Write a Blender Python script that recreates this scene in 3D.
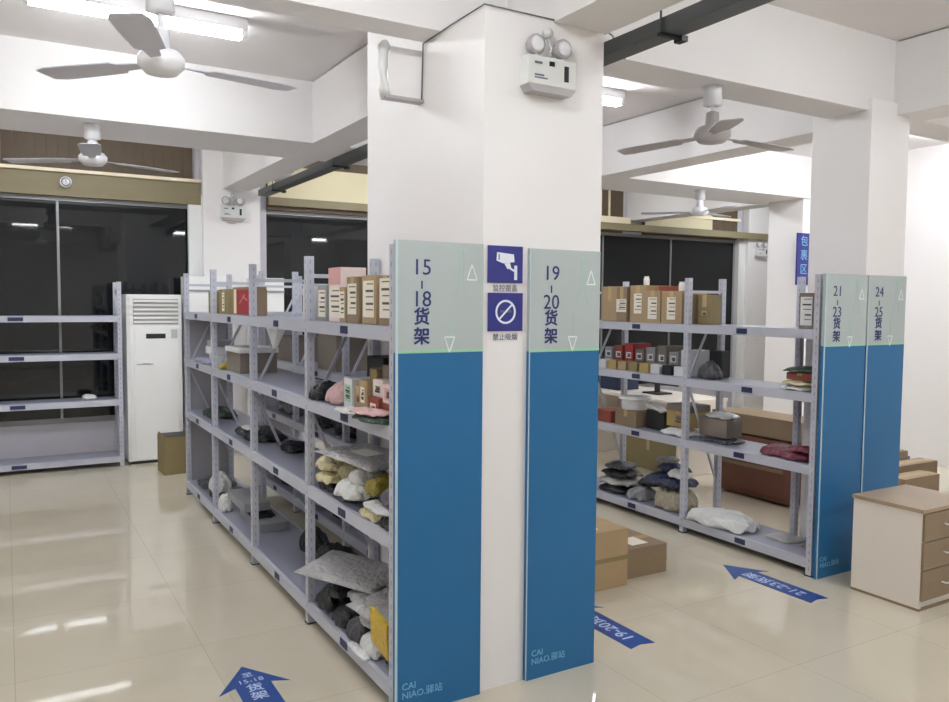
import bpy, math, random
from mathutils import Vector, Matrix, Euler
for o in list(bpy.data.objects): bpy.data.objects.remove(o)
S = bpy.context.scene
COL = S.collection
PI = math.pi

# ---------------------------------------------------------------- camera
yaw, pitch, roll = math.radians(30.415), math.radians(3.479), math.radians(.4525)
fw = Vector((math.sin(yaw)*math.cos(pitch), math.cos(yaw)*math.cos(pitch), -math.sin(pitch)))
rt = fw.cross(Vector((0, 0, 1))).normalized(); up = rt.cross(fw)
rt, up = rt*math.cos(roll)+up*math.sin(roll), up*math.cos(roll)-rt*math.sin(roll)
cd = bpy.data.cameras.new('camera'); cam = bpy.data.objects.new('camera', cd); COL.objects.link(cam)
cam.matrix_world = Matrix(((rt.x, up.x, -fw.x, 0), (rt.y, up.y, -fw.y, 0), (rt.z, up.z, -fw.z, 1.7), (0, 0, 0, 1)))
cd.sensor_width = 36; cd.lens = 800/949*36; cd.clip_start = .05; cd.clip_end = 100
S.camera = cam
# ---------------------------------------------------------------- world, exposure
w = bpy.data.worlds.new('night'); S.world = w; w.use_nodes = True
w.node_tree.nodes['Background'].inputs[0].default_value = (.004, .005, .007, 1)
w.node_tree.nodes['Background'].inputs[1].default_value = 1
S.view_settings.view_transform = 'Standard'; S.view_settings.look = 'None'
S.view_settings.gamma = 1; S.view_settings.use_curve_mapping = False
S.view_settings.exposure = 1.2
TUBE = 28.0            # strength of the fluorescent tubes
S.cycles.max_bounces = 10; S.cycles.diffuse_bounces = 6; S.cycles.glossy_bounces = 5

# ---------------------------------------------------------------- materials
def srgb(r, g, b):
    f = lambda c: (c/255/12.92) if c/255 <= .04045 else ((c/255+.055)/1.055)**2.4
    return (f(r), f(g), f(b), 1)
MATS = {}
def mat(name, rgb, rough=.6, metal=0, bump=0, bscale=40, var=0, vscale=6, spec=.5, coat=0, emit=None, es=0, detail=4, stretch=None, bd=.01):
    if name in MATS: return MATS[name]
    m = bpy.data.materials.new(name); m.use_nodes = True; nt = m.node_tree; b = nt.nodes['Principled BSDF']
    c = srgb(*rgb); b.inputs['Base Color'].default_value = c
    b.inputs['Roughness'].default_value = rough; b.inputs['Metallic'].default_value = metal
    b.inputs['Specular IOR Level'].default_value = spec; b.inputs['Coat Weight'].default_value = coat
    tc = nt.nodes.new('ShaderNodeTexCoord'); src = tc.outputs['Object']
    if stretch:
        mp = nt.nodes.new('ShaderNodeMapping'); mp.inputs['Scale'].default_value = stretch
        nt.links.new(src, mp.inputs[0]); src = mp.outputs[0]
    n = nt.nodes.new('ShaderNodeTexNoise'); n.inputs['Scale'].default_value = vscale; n.inputs['Detail'].default_value = detail
    nt.links.new(src, n.inputs['Vector'])
    if var:
        mx = nt.nodes.new('ShaderNodeMix'); mx.data_type = 'RGBA'
        mx.inputs[6].default_value = tuple(x*(1-var) for x in c[:3])+(1,)
        mx.inputs[7].default_value = tuple(min(1, x*(1+var*.7)) for x in c[:3])+(1,)
        nt.links.new(n.outputs['Fac'], mx.inputs[0]); nt.links.new(mx.outputs[2], b.inputs['Base Color'])
    if bump:
        n2 = nt.nodes.new('ShaderNodeTexNoise'); n2.inputs['Scale'].default_value = bscale; n2.inputs['Detail'].default_value = detail
        nt.links.new(src, n2.inputs['Vector'])
        bp = nt.nodes.new('ShaderNodeBump'); bp.inputs['Strength'].default_value = bump; bp.inputs['Distance'].default_value = bd
        nt.links.new(n2.outputs['Fac'], bp.inputs['Height']); nt.links.new(bp.outputs[0], b.inputs['Normal'])
    if emit:
        b.inputs['Emission Color'].default_value = tuple(emit)+(1,); b.inputs['Emission Strength'].default_value = es
    MATS[name] = m; return m

wall_m = mat('painted_wall', (238, 235, 235), .55, bump=.05, bscale=60, var=.015, vscale=1.2)
ceil_m = mat('painted_ceiling', (226, 222, 222), .8, bump=.04, bscale=30, var=.02, vscale=1)
beam_m = mat('painted_beam', (230, 227, 227), .75, bump=.05, bscale=25, var=.02, vscale=1.5)
lower_m = mat('sill_wall', (205, 202, 210), .5, var=.02)
glass_m = mat('dark_glass', (22, 25, 28), .03, spec=.6)
frame_m = mat('window_metal', (150, 152, 152), .35, metal=.4)
jamb_m = mat('white_jamb', (235, 236, 236), .5)
wood_m = mat('transom_wood', (92, 77, 60), .6, var=.12, vscale=5, stretch=(6, 1, .6))
olive_m = mat('pelmet_olive', (136, 126, 98), .6, var=.15, vscale=4, stretch=(.5, 1, 4))
cream_m = mat('cream_rail', (240, 226, 200), .5)
panel_m = mat('cream_panel', (222, 212, 180), .7, var=.06, vscale=2)  # on the middle boarding this pale tone paints in lamplight
steel_m = mat('shelf_steel', (190, 192, 204), .38, metal=.05, var=.05, vscale=9, bump=.03, bscale=120)
deck_m = mat('deck_steel', (154, 157, 174), .3, metal=.15, var=.06, vscale=5)
hole_m = mat('post_slots', (150, 152, 162), .6)
side_m = mat('side_sheet', (158, 157, 162), .45, var=.04)
tag_m = mat('navy_tag', (38, 44, 84), .5)
white_m = mat('white_plastic', (236, 236, 236), .35)
offw_m = mat('off_white_plastic', (222, 224, 222), .4)
print_w = mat('white_print', (232, 238, 246), .5)
navy_m = mat('navy_print', (38, 44, 108), .5)
sign_blue = mat('panel_blue', (26, 104, 156), .42, var=.03, vscale=2)
sign_grey = mat('panel_grey', (178, 188, 188), .45, var=.02, vscale=3)
sign_edge = mat('panel_edge', (188, 206, 212), .4)
line_m = mat('pale_green_line', (160, 208, 178), .5)
out_m = mat('outline_white', (228, 234, 232), .5)
logo_m = mat('logo_light_blue', (126, 188, 222), .5)
badge_m = mat('badge_indigo', (46, 48, 132), .4)
grey_print = mat('grey_print', (104, 106, 130), .6)
decal_m = mat('decal_blue', (28, 72, 148), .35, var=.12, vscale=9)
decal_t = mat('decal_text', (196, 212, 240), .5)
tray_m = mat('tray_grey', (98, 102, 104), .45, metal=.3, var=.05)
dark_m = mat('dark_plastic', (34, 36, 38), .5)
fan_m = mat('fan_white', (232, 232, 236), .35)
blade_m = mat('fan_blade', (206, 206, 218), .4)
fang_m = mat('fan_motor_grey', (176, 170, 172), .45)
fix_m = mat('lamp_housing', (236, 236, 238), .5)
tube_m = mat('lit_tube', (255, 255, 255), .5, emit=(.93, .975, 1), es=TUBE)
kraft_m = mat('cardboard', (170, 146, 112), .8, var=.08, vscale=7, bump=.05, bscale=60)
kraft_d = mat('cardboard_brown', (142, 122, 98), .8, var=.1, vscale=7, bump=.05, bscale=60)
kraft_o = mat('cardboard_olive', (138, 124, 88), .8, var=.1, vscale=7)
kraft_g = mat('cardboard_grey', (128, 118, 108), .8, var=.1, vscale=7)
tape_m = mat('tape', (196, 170, 128), .25)
label_m = mat('paper_label', (232, 226, 212), .7, var=.04, vscale=30)
ink_m = mat('label_ink', (84, 78, 72), .8)
pink_m = mat('pink_card', (216, 168, 166), .6, var=.08)
palepink_m = mat('pale_pink_card', (232, 214, 212), .6, var=.05)
red_m = mat('red_card', (158, 44, 52), .55, var=.12)
redb_m = mat('red_mixed', (148, 72, 60), .6, var=.3, vscale=14)
whitec_m = mat('white_card', (220, 220, 222), .6, var=.06)
greyc_m = mat('grey_card', (150, 152, 156), .6, var=.08)
yelc_m = mat('yellow_card', (174, 150, 92), .6, var=.15)
green_m = mat('dark_green', (44, 66, 56), .5, var=.2)
def poly(n, rgb, rough=.3): return mat(n, rgb, rough, bump=1, bscale=34, bd=.022, var=.12, vscale=8, spec=.6)
p_white = poly('poly_white', (226, 226, 226)); p_silver = poly('poly_silver', (176, 174, 174), .28)
p_grey = poly('poly_grey', (136, 138, 142)); p_black = poly('poly_black', (26, 27, 32), .2)
p_navy = poly('poly_navy', (38, 46, 82), .35); p_cream = poly('poly_cream', (218, 206, 166), .4)
p_yel = poly('poly_yellow', (214, 178, 48), .4); p_olive = poly('poly_olive', (150, 134, 52), .4)
p_maroon = poly('poly_maroon', (112, 34, 58), .35); p_pink = poly('poly_pink', (212, 172, 172), .4)
p_dgrey = poly('poly_dark_grey', (72, 72, 78), .3); p_green = poly('poly_green', (46, 68, 58), .35)
leather_m = mat('brown_leather', (112, 70, 54), .45, var=.2, vscale=4, bump=.2, bscale=20)
oak_m = mat('oak_laminate', (172, 150, 124), .45, var=.14, vscale=5, stretch=(1, 1, 9), bump=.02)
oakd_m = mat('oak_front', (142, 122, 98), .45, var=.16, vscale=5, stretch=(1.2, 1, 10))
pedw_m = mat('white_laminate', (232, 224, 214), .4)

# floor: large polished beige tiles
m = bpy.data.materials.new('polished_tile'); m.use_nodes = True; nt = m.node_tree; b = nt.nodes['Principled BSDF']
tc = nt.nodes.new('ShaderNodeTexCoord'); br = nt.nodes.new('ShaderNodeTexBrick')
br.offset = 0; br.inputs['Scale'].default_value = 1; br.inputs['Brick Width'].default_value = .8; br.inputs['Row Height'].default_value = .8
br.inputs['Mortar Size'].default_value = .0025; br.inputs['Mortar Smooth'].default_value = .3
br.inputs['Color1'].default_value = srgb(206, 197, 178); br.inputs['Color2'].default_value = srgb(209, 200, 181); br.inputs['Mortar'].default_value = srgb(188, 179, 160)
n = nt.nodes.new('ShaderNodeTexNoise'); n.inputs['Scale'].default_value = 1.7; n.inputs['Detail'].default_value = 6
mx = nt.nodes.new('ShaderNodeMix'); mx.data_type = 'RGBA'; mx.blend_type = 'MULTIPLY'; mx.inputs[0].default_value = 1
cr = nt.nodes.new('ShaderNodeValToRGB'); cr.color_ramp.elements[0].color = (.9, .9, .9, 1); cr.color_ramp.elements[1].color = (1.06, 1.06, 1.06, 1)
nt.links.new(tc.outputs['Object'], br.inputs['Vector']); nt.links.new(tc.outputs['Object'], n.inputs['Vector'])
nt.links.new(n.outputs['Fac'], cr.inputs[0]); nt.links.new(br.outputs['Color'], mx.inputs[6]); nt.links.new(cr.outputs[0], mx.inputs[7])
nt.links.new(mx.outputs[2], b.inputs['Base Color']); b.inputs['Roughness'].default_value = .035; b.inputs['IOR'].default_value = 1.6
floor_m = m

# ---------------------------------------------------------------- mesh builder
class MB:
    def __init__(s): s.v = []; s.f = []; s.mi = []; s.sm = []
    def add(s, vs, fs, mi=0, sm=False):
        k = len(s.v); s.v += [tuple(v) for v in vs]
        for f in fs: s.f.append(tuple(i+k for i in f)); s.mi.append(mi); s.sm.append(sm)
        return s
    def box(s, x0, x1, y0, y1, z0, z1, mi=0):
        vs = [(x, y, z) for z in (z0, z1) for y in (y0, y1) for x in (x0, x1)]
        return s.add(vs, [(0, 2, 3, 1), (4, 5, 7, 6), (0, 1, 5, 4), (2, 6, 7, 3), (0, 4, 6, 2), (1, 3, 7, 5)], mi)
    def bar(s, a, b, w, h, mi=0):
        a = Vector(a); b = Vector(b); d = (b-a).normalized()
        u = d.cross(Vector((0, 0, 1)));  u = Vector((1, 0, 0)) if u.length < 1e-3 else u.normalized(); t = u.cross(d)
        vs = [p+u*(sx*w/2)+t*(sy*h/2) for p in (a, b) for sx, sy in ((-1, -1), (1, -1), (1, 1), (-1, 1))]
        return s.add(vs, [(0, 1, 2, 3), (7, 6, 5, 4), (0, 4, 5, 1), (1, 5, 6, 2), (2, 6, 7, 3), (3, 7, 4, 0)], mi)
    def tube(s, pts, r, n=8, mi=0):
        pts = [Vector(p) for p in pts]; rings = []
        for i, p in enumerate(pts):
            d = (pts[min(i+1, len(pts)-1)]-pts[max(i-1, 0)]).normalized()
            u = d.cross(Vector((0, 0, 1))); u = Vector((1, 0, 0)) if u.length < 1e-3 else u.normalized(); t = u.cross(d)
            rr = r[i] if isinstance(r, (list, tuple)) else r
            rings.append([p+(u*math.cos(2*PI*k/n)+t*math.sin(2*PI*k/n))*rr for k in range(n)])
        vs = [q for R in rings for q in R]; fs = []
        for i in range(len(pts)-1):
            for k in range(n): fs.append((i*n+k, i*n+(k+1) % n, (i+1)*n+(k+1) % n, (i+1)*n+k))
        fs.append(tuple(range(n))[::-1]); fs.append(tuple((len(pts)-1)*n+k for k in range(n)))
        return s.add(vs, fs, mi, True)
    def lathe(s, prof, c=(0, 0, 0), n=20, mi=0, axis='z'):
        vs = []
        for r, z in prof:
            for k in range(n):
                a = 2*PI*k/n; x, y = r*math.cos(a), r*math.sin(a)
                vs.append({'z': (c[0]+x, c[1]+y, c[2]+z), 'y': (c[0]+x, c[1]+z, c[2]+y), 'x': (c[0]+z, c[1]+x, c[2]+y)}[axis])
        fs = [(i*n+k, i*n+(k+1) % n, (i+1)*n+(k+1) % n, (i+1)*n+k) for i in range(len(prof)-1) for k in range(n)]
        fs.append(tuple(range(n))[::-1]); fs.append(tuple((len(prof)-1)*n+k for k in range(n)))
        return s.add(vs, fs, mi, True)
    def prism(s, poly, z0, z1, mi=0, plane='xy'):
        n = len(poly)
        P = {'xy': lambda a, b, c: (a, b, c), 'xz': lambda a, b, c: (a, c, b), 'yz': lambda a, b, c: (c, a, b)}[plane]
        vs = [P(a, b, z0) for a, b in poly]+[P(a, b, z1) for a, b in poly]
        return s.add(vs, [tuple(range(n))[::-1], tuple(range(n, 2*n))]+[(i, (i+1) % n, (i+1) % n+n, i+n) for i in range(n)], mi)
    def build(s, name, mats, parent=None, loc=(0, 0, 0), rot=(0, 0, 0), bevel=0):
        me = bpy.data.meshes.new(name); me.from_pydata(s.v, [], s.f)
        for m in (mats if isinstance(mats, (list, tuple)) else [mats]): me.materials.append(m)
        for p, mi, sm in zip(me.polygons, s.mi, s.sm): p.material_index = mi; p.use_smooth = sm
        import bmesh
        bm = bmesh.new(); bm.from_mesh(me); bmesh.ops.recalc_face_normals(bm, faces=bm.faces)
        if bevel: bmesh.ops.bevel(bm, geom=list(bm.edges), offset=bevel, segments=2, affect='EDGES', profile=.6)
        bm.to_mesh(me); bm.free(); me.update()
        o = bpy.data.objects.new(name, me); COL.objects.link(o); o.location = loc; o.rotation_euler = rot
        if parent: o.parent = parent
        return o
def B(*a, **k): return MB().box(*a, **k)
def tag(o, label=None, cat=None, group=None, kind=None):
    if label: o['label'] = label
    if cat: o['category'] = cat
    if group: o['group'] = group
    if kind: o['kind'] = kind
    return o
def thing(name, label, cat, loc=(0, 0, 0), rz=0, group=None):
    o = bpy.data.objects.new(name, None); COL.objects.link(o); o.location = loc; o.rotation_euler = (0, 0, rz)
    o.empty_display_size = .1
    return tag(o, label, cat, group)
def struct(name, mb, mats, label=None, cat=None, parent=None, loc=(0, 0, 0)):
    o = mb.build(name, mats, parent, loc)
    if not parent: tag(o, label, cat, kind='structure')
    return o
def copy_tree(o, parent=None):
    c = o.copy(); COL.objects.link(c)
    if parent: c.parent = parent
    for ch in [x for x in o.children]: copy_tree(ch, c)
    return c
def lettering(text, size, loc, rot, m, parent, name='lettering', align='CENTER', ext=.0006, bold=0, sx=1, spacing=1, line=1):
    cu = bpy.data.curves.new(name, 'FONT'); cu.body = text; cu.size = size; cu.align_x = align; cu.align_y = 'CENTER'
    cu.extrude = ext; cu.space_character = spacing; cu.space_line = line; cu.resolution_u = 3
    t = bpy.data.objects.new(name, cu); COL.objects.link(t)
    dg = bpy.context.evaluated_depsgraph_get(); me = bpy.data.meshes.new_from_object(t.evaluated_get(dg))
    bpy.data.objects.remove(t)
    if bold:
        vs = [v.co.copy() for v in me.vertices]; fs = [tuple(p.vertices) for p in me.polygons]; me = bpy.data.meshes.new(name); V = []; F = []
        for q, (dx, dy) in enumerate(((-bold, 0), (bold, 0), (0, bold), (0, -bold))):
            F += [tuple(i+len(V) for i in f) for f in fs]; V += [(v.x+dx, v.y+dy, v.z+q*.00005) for v in vs]
        me.from_pydata(V, [], F)
    me.materials.clear(); me.materials.append(m)
    o = bpy.data.objects.new(name, me); COL.objects.link(o); o.location = loc; o.rotation_euler = rot; o.scale = (sx, 1, 1); o.parent = parent
    return o

# ---------------------------------------------------------------- room shell
struct('floor', B(-4, 12, -4, 9.4, -.1, 0), floor_m, 'polished beige square tiled floor', 'floor')
struct('ceiling', B(-4.2, 12.2, -4.2, 9.6, 3.4, 3.5), ceil_m, 'flat white painted ceiling slab between the beams', 'ceiling')
struct('wall_left', B(-4.2, -4, -4, 9.4, 0, 3.4), wall_m, 'white side wall outside the left of the picture', 'wall')
struct('wall_front', B(-4, 12, -4.2, -4, 0, 3.4), wall_m, 'white wall behind the camera', 'wall')
struct('wall_right', B(8.56, 8.7, -4, 6.14, 0, 3.4), wall_m, 'plain white wall at far right behind the cartons', 'wall')
struct('wall_far_right', B(12, 12.2, -4, 9.4, 0, 3.4), wall_m, 'white end wall hidden beyond the right pillar', 'wall')
# window wall (Y = 9.2)
WY = 9.2
mb = MB()
mb.box(-4, 12, WY, WY+.2, 0, .42); mb.box(-4, 12, WY+.02, WY+.2, 2.74, 3.4); mb.box(1.79, 2.62, WY+.02, WY+.2, .42, 2.74)
mb.box(6.2, 6.5, WY+.02, WY+.2, .42, 2.74); mb.box(10.35, 12, WY+.02, WY+.2, .42, 2.74)
struct('wall_back', mb, [lower_m], 'low pale window wall below the dark glass', 'wall')
def window(name, x0, x1, mull, label):
    r = thing(name, label, 'window', ((x0+x1)/2, WY, .42)); r['kind'] = 'structure'
    cx = (x0+x1)/2
    struct('glass_pane', B(x0-cx, x1-cx, .06, .08, 0, 2.32), glass_m, parent=r)
    f = MB(); f.box(x0-cx, x1-cx, .03, .1, 0, .05); f.box(x0-cx, x1-cx, .03, .1, 2.28, 2.32)
    struct('window_frame', f, frame_m, parent=r)
    for x in mull: struct('mullion', B(x-cx-.012, x-cx+.012, .04, .09, .05, 2.28), frame_m, parent=r)
window('window_1', -4, 1.79, (-3.3, -2.05, -.78, .487), 'black night window behind the empty rack at left')
window('window_2', 2.62, 6.2, (3.9, 5.05), 'black night window left of the big front pillar')
window('window_3', 6.5, 10.35, (7.6, 8.95), 'black night window behind the labelled cartons at right')
struct('trim_1', B(1.75, 1.89, WY-.05, WY+.02, 0, 2.85), jamb_m, 'white upright jamb beside the left window', 'window jamb')
struct('trim_2', B(10.35, 10.5, WY-.06, WY+.02, 0, 2.74), jamb_m, 'white upright jamb at the end of the right window', 'window jamb')
def transom(name, x0, x1, m, label, bars=.1):
    t = thing(name, label, 'panelling', ((x0+x1)/2, WY, 2.74)); t['kind'] = 'structure'; h = (x1-x0)/2
    f = MB(); k = int((x1-x0)/bars)
    for i in range(k): f.box(-h+i*bars+.0008, -h+(i+1)*bars-.0008, -.04-.001*(i % 2), .02, 0, .66)
    struct('wood_boards', f, m, parent=t); return t, h
t, h = transom('trim_3', -4, 1.88, wood_m, 'brown wood boarding above the left window')
struct('cream_rail', B(-h, h, -.1, -.045, .235, .268), cream_m, parent=t)
struct('lower_band', B(-h, h, -.055, -.045, 0, .24), olive_m, parent=t)
t, h = transom('trim_4', 2.62, 6.2, wood_m, 'boarding with a cream panel coloured as if lamplit above the window behind the cable tray')
struct('lit_tone_panel', B(-h, h, -.07, -.045, .14, .5), panel_m, parent=t)  # lamplight over the middle window put into a pale panel colour
struct('olive_band', B(-h, h, -.1, -.045, .05, .14), olive_m, parent=t)
t, h = transom('trim_5', 6.5, 7.98, wood_m, 'brown barred boarding above the right window, left of the beam')
struct('cream_ledge', B(-h, h, -.12, -.045, .12, .22), cream_m, parent=t)
for i in (-.35, .22, .38): struct('upright_bar', B(i-.012, i+.012, -.07, -.045, .22, .6), cream_m, parent=t)
t, h = transom('trim_6', 8.32, 10.35, wood_m, 'brown boarding with a pale rail above the right window, beneath the ceiling fan')
struct('cream_rail', B(-h, h, -.09, -.045, .30, .34), cream_m, parent=t)
struct('pale_panel', B(-h, h-.62, -.06, -.045, .06, .5), panel_m, parent=t)
mb = MB(); mb.box(6.5, 11.1, WY-.2, WY-.07, 2.76, 2.86)
struct('trim_7', mb, olive_m, 'long olive pelmet box over the right window', 'pelmet')
# pillars
struct('pillar', B(1.753, 2.385, 2.92, 4.17, 0, 2.93).box(1.753, 2.385, 3.476, 4.17, 2.93, 3.39), wall_m, 'broad white front pillar carrying two shelf signs', 'pillar')
struct('pillar', B(4.725, 5.13, 3.145, 3.57, 0, 3.0), wall_m, 'white pillar at right behind the twin blue signs', 'pillar')
struct('pillar', B(1.89, 2.51, 9.08, 9.2, 0, 3.4), wall_m, 'white wall pillar between the two left windows', 'pillar')
struct('pillar', B(10.5, 11.25, 9.08, 9.2, 0, 3.4), wall_m, 'far white wall pillar holding an emergency lamp at right', 'pillar')
struct('pillar', B(8.0, 8.56, 6.14, 6.62, 0, 3.4), wall_m, 'white pillar with narrow blue hanging sign', 'pillar')
# beams
struct('ceiling_beam', B(-4, 2.1, 3.29, 3.475, 2.93, 3.4), beam_m, 'narrow white cross beam left of the front pillar top', 'beam')
struct('ceiling_beam', B(2.4, 12, 3.17, 3.46, 2.93, 3.4), beam_m, 'white cross beam running from the front pillar to the right pillar', 'beam')
struct('ceiling_beam', B(-4, 8.6, 6.1, 6.84, 2.93, 3.4), beam_m, 'wide white cross beam holding the far fans', 'beam')
struct('ceiling_beam', B(2.1, 2.4, -4, 9.2, 2.926, 3.39), beam_m, 'white lengthwise beam over the front pillar', 'beam')
struct('ceiling_beam', B(4.99, 5.3, -4, 6.2, 2.926, 3.39), beam_m, 'white lengthwise beam over the right pillar', 'beam')
struct('ceiling_beam', B(8.0, 8.32, 6.8, 9.2, 2.926, 3.39), beam_m, 'short white lengthwise beam ending at right window', 'beam')

# cable tray
t = thing('cable_tray', 'dark grey cable tray hung beneath the ceiling beside the front pillar', 'cable tray', (2.47, 3, 2.815))
mb = MB(); mb.box(0, .006, -6.5, 6, .055, .115); mb.box(.1, .106, -6.5, 6, .055, .115); mb.box(0, .106, -6.5, 6, .05, .056)
mb.build('tray_channel', tray_m, t)
for y in (-4, -2, -.37, 1.6, 3.6, 5.4):
    MB().tube([(-.012, y, .04), (-.012, y, .585)], .005).build('hanger_rod', tray_m, t)
    MB().box(-.02, .13, y-.012, y+.012, .035, .048).box(.09, .125, y-.025, y+.025, .026, .05).build('bracket', dark_m, t)

# ---------------------------------------------------------------- lamps
def lamp(x, y, label, z=3.33):
    t = thing('fluorescent_lamp', label, 'lamp', (x, y, z), 0, 'fluorescent ceiling lamps')
    B(-.6, .6, -.035, .035, .0, .07).build('housing', fix_m, t)
    MB().box(-.56, .56, -.026, .026, -.05, -.002).build('lit_tube', tube_m, t)
    for s in (-1, 1): B(s*.58-.015, s*.58+.015, -.03, .03, -.05, 0).build('end_cap', fix_m, t)
    return t
lamp(.71, 5.0, 'bright white fluorescent lamp above the nearest ceiling fan at upper left')
lamp(.74, 7.5, 'fluorescent lamp between the wide cross beam and the left window')
lamp(3.72, 5.05, 'fluorescent lamp whose glowing end peeks out right of the front pillar')
lamp(3.72, 7.7, 'fluorescent lamp between the cross beam and window behind the front pillar')
for x, y in ((.74, 1.95), (3.72, 1.3), (.74, -1.2), (3.72, -1.6), (7.6, 1.9), (6.7, 5.05), (6.7, 7.7), (6.7, -1.6), (9.9, 7.9), (-2.2, 5.1), (-2.2, 1.95), (-2.2, 7.5), (9.9, 2.5), (7.6, 4.4)):  # the two just before wall_right are placed to brighten that wall
    lamp(x, y, 'unseen fluorescent lamp, from the ceiling rows and the ones added to light the right wall')

# ---------------------------------------------------------------- fans
def fan(x, y, ztop, zhub, ang, r, label, big=False, mm=None, bm_=None, droop=.0, ms=1):
    t = thing('ceiling_fan', label, 'fan', (x, y, zhub), 0, 'three-bladed white ceiling fans'); mm = mm or fan_m
    hz = ztop-zhub
    MB().lathe([(.03, hz-.11), (.055, hz-.1), (.05, hz-.02), (.06, hz)]).build('canopy', fan_m, t)
    MB().tube([(0, 0, .05), (0, 0, hz-.1)], .013).build('rod', fan_m, t)
    if big: prof = [(.02, .21), (.07, .2), (.085, .08), (.12, .05), (.135, .02), (.13, -.02), (.09, -.05), (.02, -.055)]
    else: prof = [(.02, .13), (.045, .12), (.05, .05), (.1, .04), (.13, .015), (.13, -.015), (.09, -.045), (.02, -.05)]
    prof = [(a*ms, b) for a, b in prof]; MB().lathe(prof).build('motor', mm, t)
    for a in ang:
        a = math.radians(a); mb = MB()
        c, s = math.cos(a), math.sin(a)
        def T(u, v, z): return (u*c-v*s, u*s+v*c, z)
        vs = []
        for u, hw in ((.1, .02), (.18, .028), (.2, .055), (.4, .066), (r-.05, .068), (r, .05)):
            z = -.01-droop*(u/r)
            vs += [T(u, -hw, z-.004), T(u, hw, z+.004), T(u, hw, z+.009), T(u, -hw, z+.001)]
        n = 6; fs = [(i*4+k, i*4+(k+1) % 4, (i+1)*4+(k+1) % 4, (i+1)*4+k) for i in range(n-1) for k in range(4)]
        fs += [(3, 2, 1, 0), tuple((n-1)*4+k for k in range(4))]
        mb.add(vs, fs).build('blade', bm_ or blade_m, t)
fan(.555, 3.40, 2.93, 2.635, (9, 133, 250), .565, 'large white ceiling fan nearest the camera at upper left', ms=.68)
fan(.563, 6.3, 2.93, 2.69, (263, 23, 143), .65, 'small white ceiling fan hanging before the left brown boarding', ms=.72)
fan(3.5, 3.31, 2.93, 2.665, (-7, 113, 233), .57, 'ceiling fan with grey blades hanging between the two pillars', False, fang_m, fang_m, .035, .8)
fan(6.51, 6.3, 2.93, 2.70, (15, 135, 255), .62, 'distant white ceiling fan over the right window pelmet', ms=.72)

# ---------------------------------------------------------------- emergency lamps, exit box, cables
def emergency(label, loc, rz=0, s=1):
    t = thing('emergency_lamp', label, 'emergency light', loc, rz, 'twin-head emergency lights'); t.scale = (s, s, s)
    B(-.135, .135, -.07, 0, 0, .13).build('battery_case', offw_m, t, bevel=.006)
    MB().prism([(-.11, -.03), (.11, -.03), (.135, 0), (-.135, 0)], -.068, 0, plane='xz').build('lower_housing', fang_m, t)
    for sx in (-.075, .075):
        h = MB().lathe([(.012, .03), (.036, .02), (.046, -.005), (.046, -.02), (.041, -.028), (.005, -.025)], (sx, -.03, .185), 18, axis='y').build('lamp_head', fang_m, t)
        MB().lathe([(.038, -.0295), (.026, -.033), (.004, -.035)], (sx, -.03, .185), 18, axis='y').build('lens', fan_m, h)
        MB().tube([(sx, -.04, .13), (sx, -.04, .155)], .012).build('swivel', offw_m, t)
    B(.065, .088, -.074, -.07, .03, .1).build('indicator_window', dark_m, t)
    B(-.02, .008, -.074, -.07, .09, .11).build('test_button', dark_m, t)
    MB().box(-.1, -.06, -.0725, -.07, .092, .102).box(-.1, -.05, -.0725, -.07, .04, .046).box(-.1, -.03, -.0725, -.07, .028, .033).build('printed_marks', grey_print, t)
    MB().lathe([(.022, -.03), (.022, 0)], (0, -.01, .25), 10, axis='y').build('wall_plug', offw_m, t)
    MB().tube([(0, -.015, .25), (.02, -.03, .18), (.0, -.03, .13)], .005).build('lead', offw_m, t)
emergency('white emergency lamp with two heads high on the front pillar face', (2.055, 2.92, 2.628), 0, .94)
emergency('small emergency lamp on the wall pillar between the left windows', (2.2, 9.08, 2.61))
emergency('tiny emergency lamp on the far wall pillar at right', (10.78, 9.08, 2.5))
t = thing('wall_lamp_box', 'white lamp box projecting sideways from the left side of the front pillar', 'wall light', (1.753, 3.51, 2.665))
B(-.17, 0, 0, .03, 0, .235).build('back_plate', wall_m, t, bevel=.003)
MB().tube([(-.185, .01, .235), (-.2, .0, .225), (-.207, -.01, .13), (-.2, -.005, .03), (-.185, .01, 0)], .026, 12).build('light_tube_cover', white_m, t)
MB().box(-.2, 0, -.03, .03, -.014, 0).build('lower_edge', fang_m, t)
mb = MB().tube([(2.72, 3.16, 2.925), (2.5, 3.0, 2.96), (2.385, 2.912, 2.937), (2.15, 2.912, 2.933), (1.745, 2.912, 2.934), (1.745, 3.2, 2.932), (1.745, 3.478, 2.925), (1.745, 3.49, 2.66)], .0035, 6)
tag(mb.build('pillar_cable', tray_m), 'thin dark cable following the top edge of the front pillar', 'cable')
t = thing('round_wall_badge', 'small round white badge with a dark 1 on the left window rail', 'sign', (.56, 9.1, 2.875))
MB().lathe([(.055, -.02), (.055, 0)], (0, 0, 0), 20, axis='y').build('disc', white_m, t)
MB().lathe([(.042, -.023), (.042, -.0205)], (0, 0, 0), 20, axis='y').build('ring', badge_m, t)
MB().lathe([(.034, -.026), (.034, -.0235)], (0, 0, 0), 20, axis='y').build('centre', white_m, t)
lettering('1', .06, (0, -.0275, 0), (PI/2, 0, 0), navy_m, t)
t = thing('hanging_blue_sign', 'narrow dark blue vertical sign on the far pillar left of twin signs', 'sign', (7.97, 6.12, 1.93))
B(-.07, .16, 0, .02, 0, .6).build('board', badge_m, t)
lettering('包\n裹\n区', .13, (.045, -.002, .34), (PI/2, 0, 0), logo_m, t, line=1.25)

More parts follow.
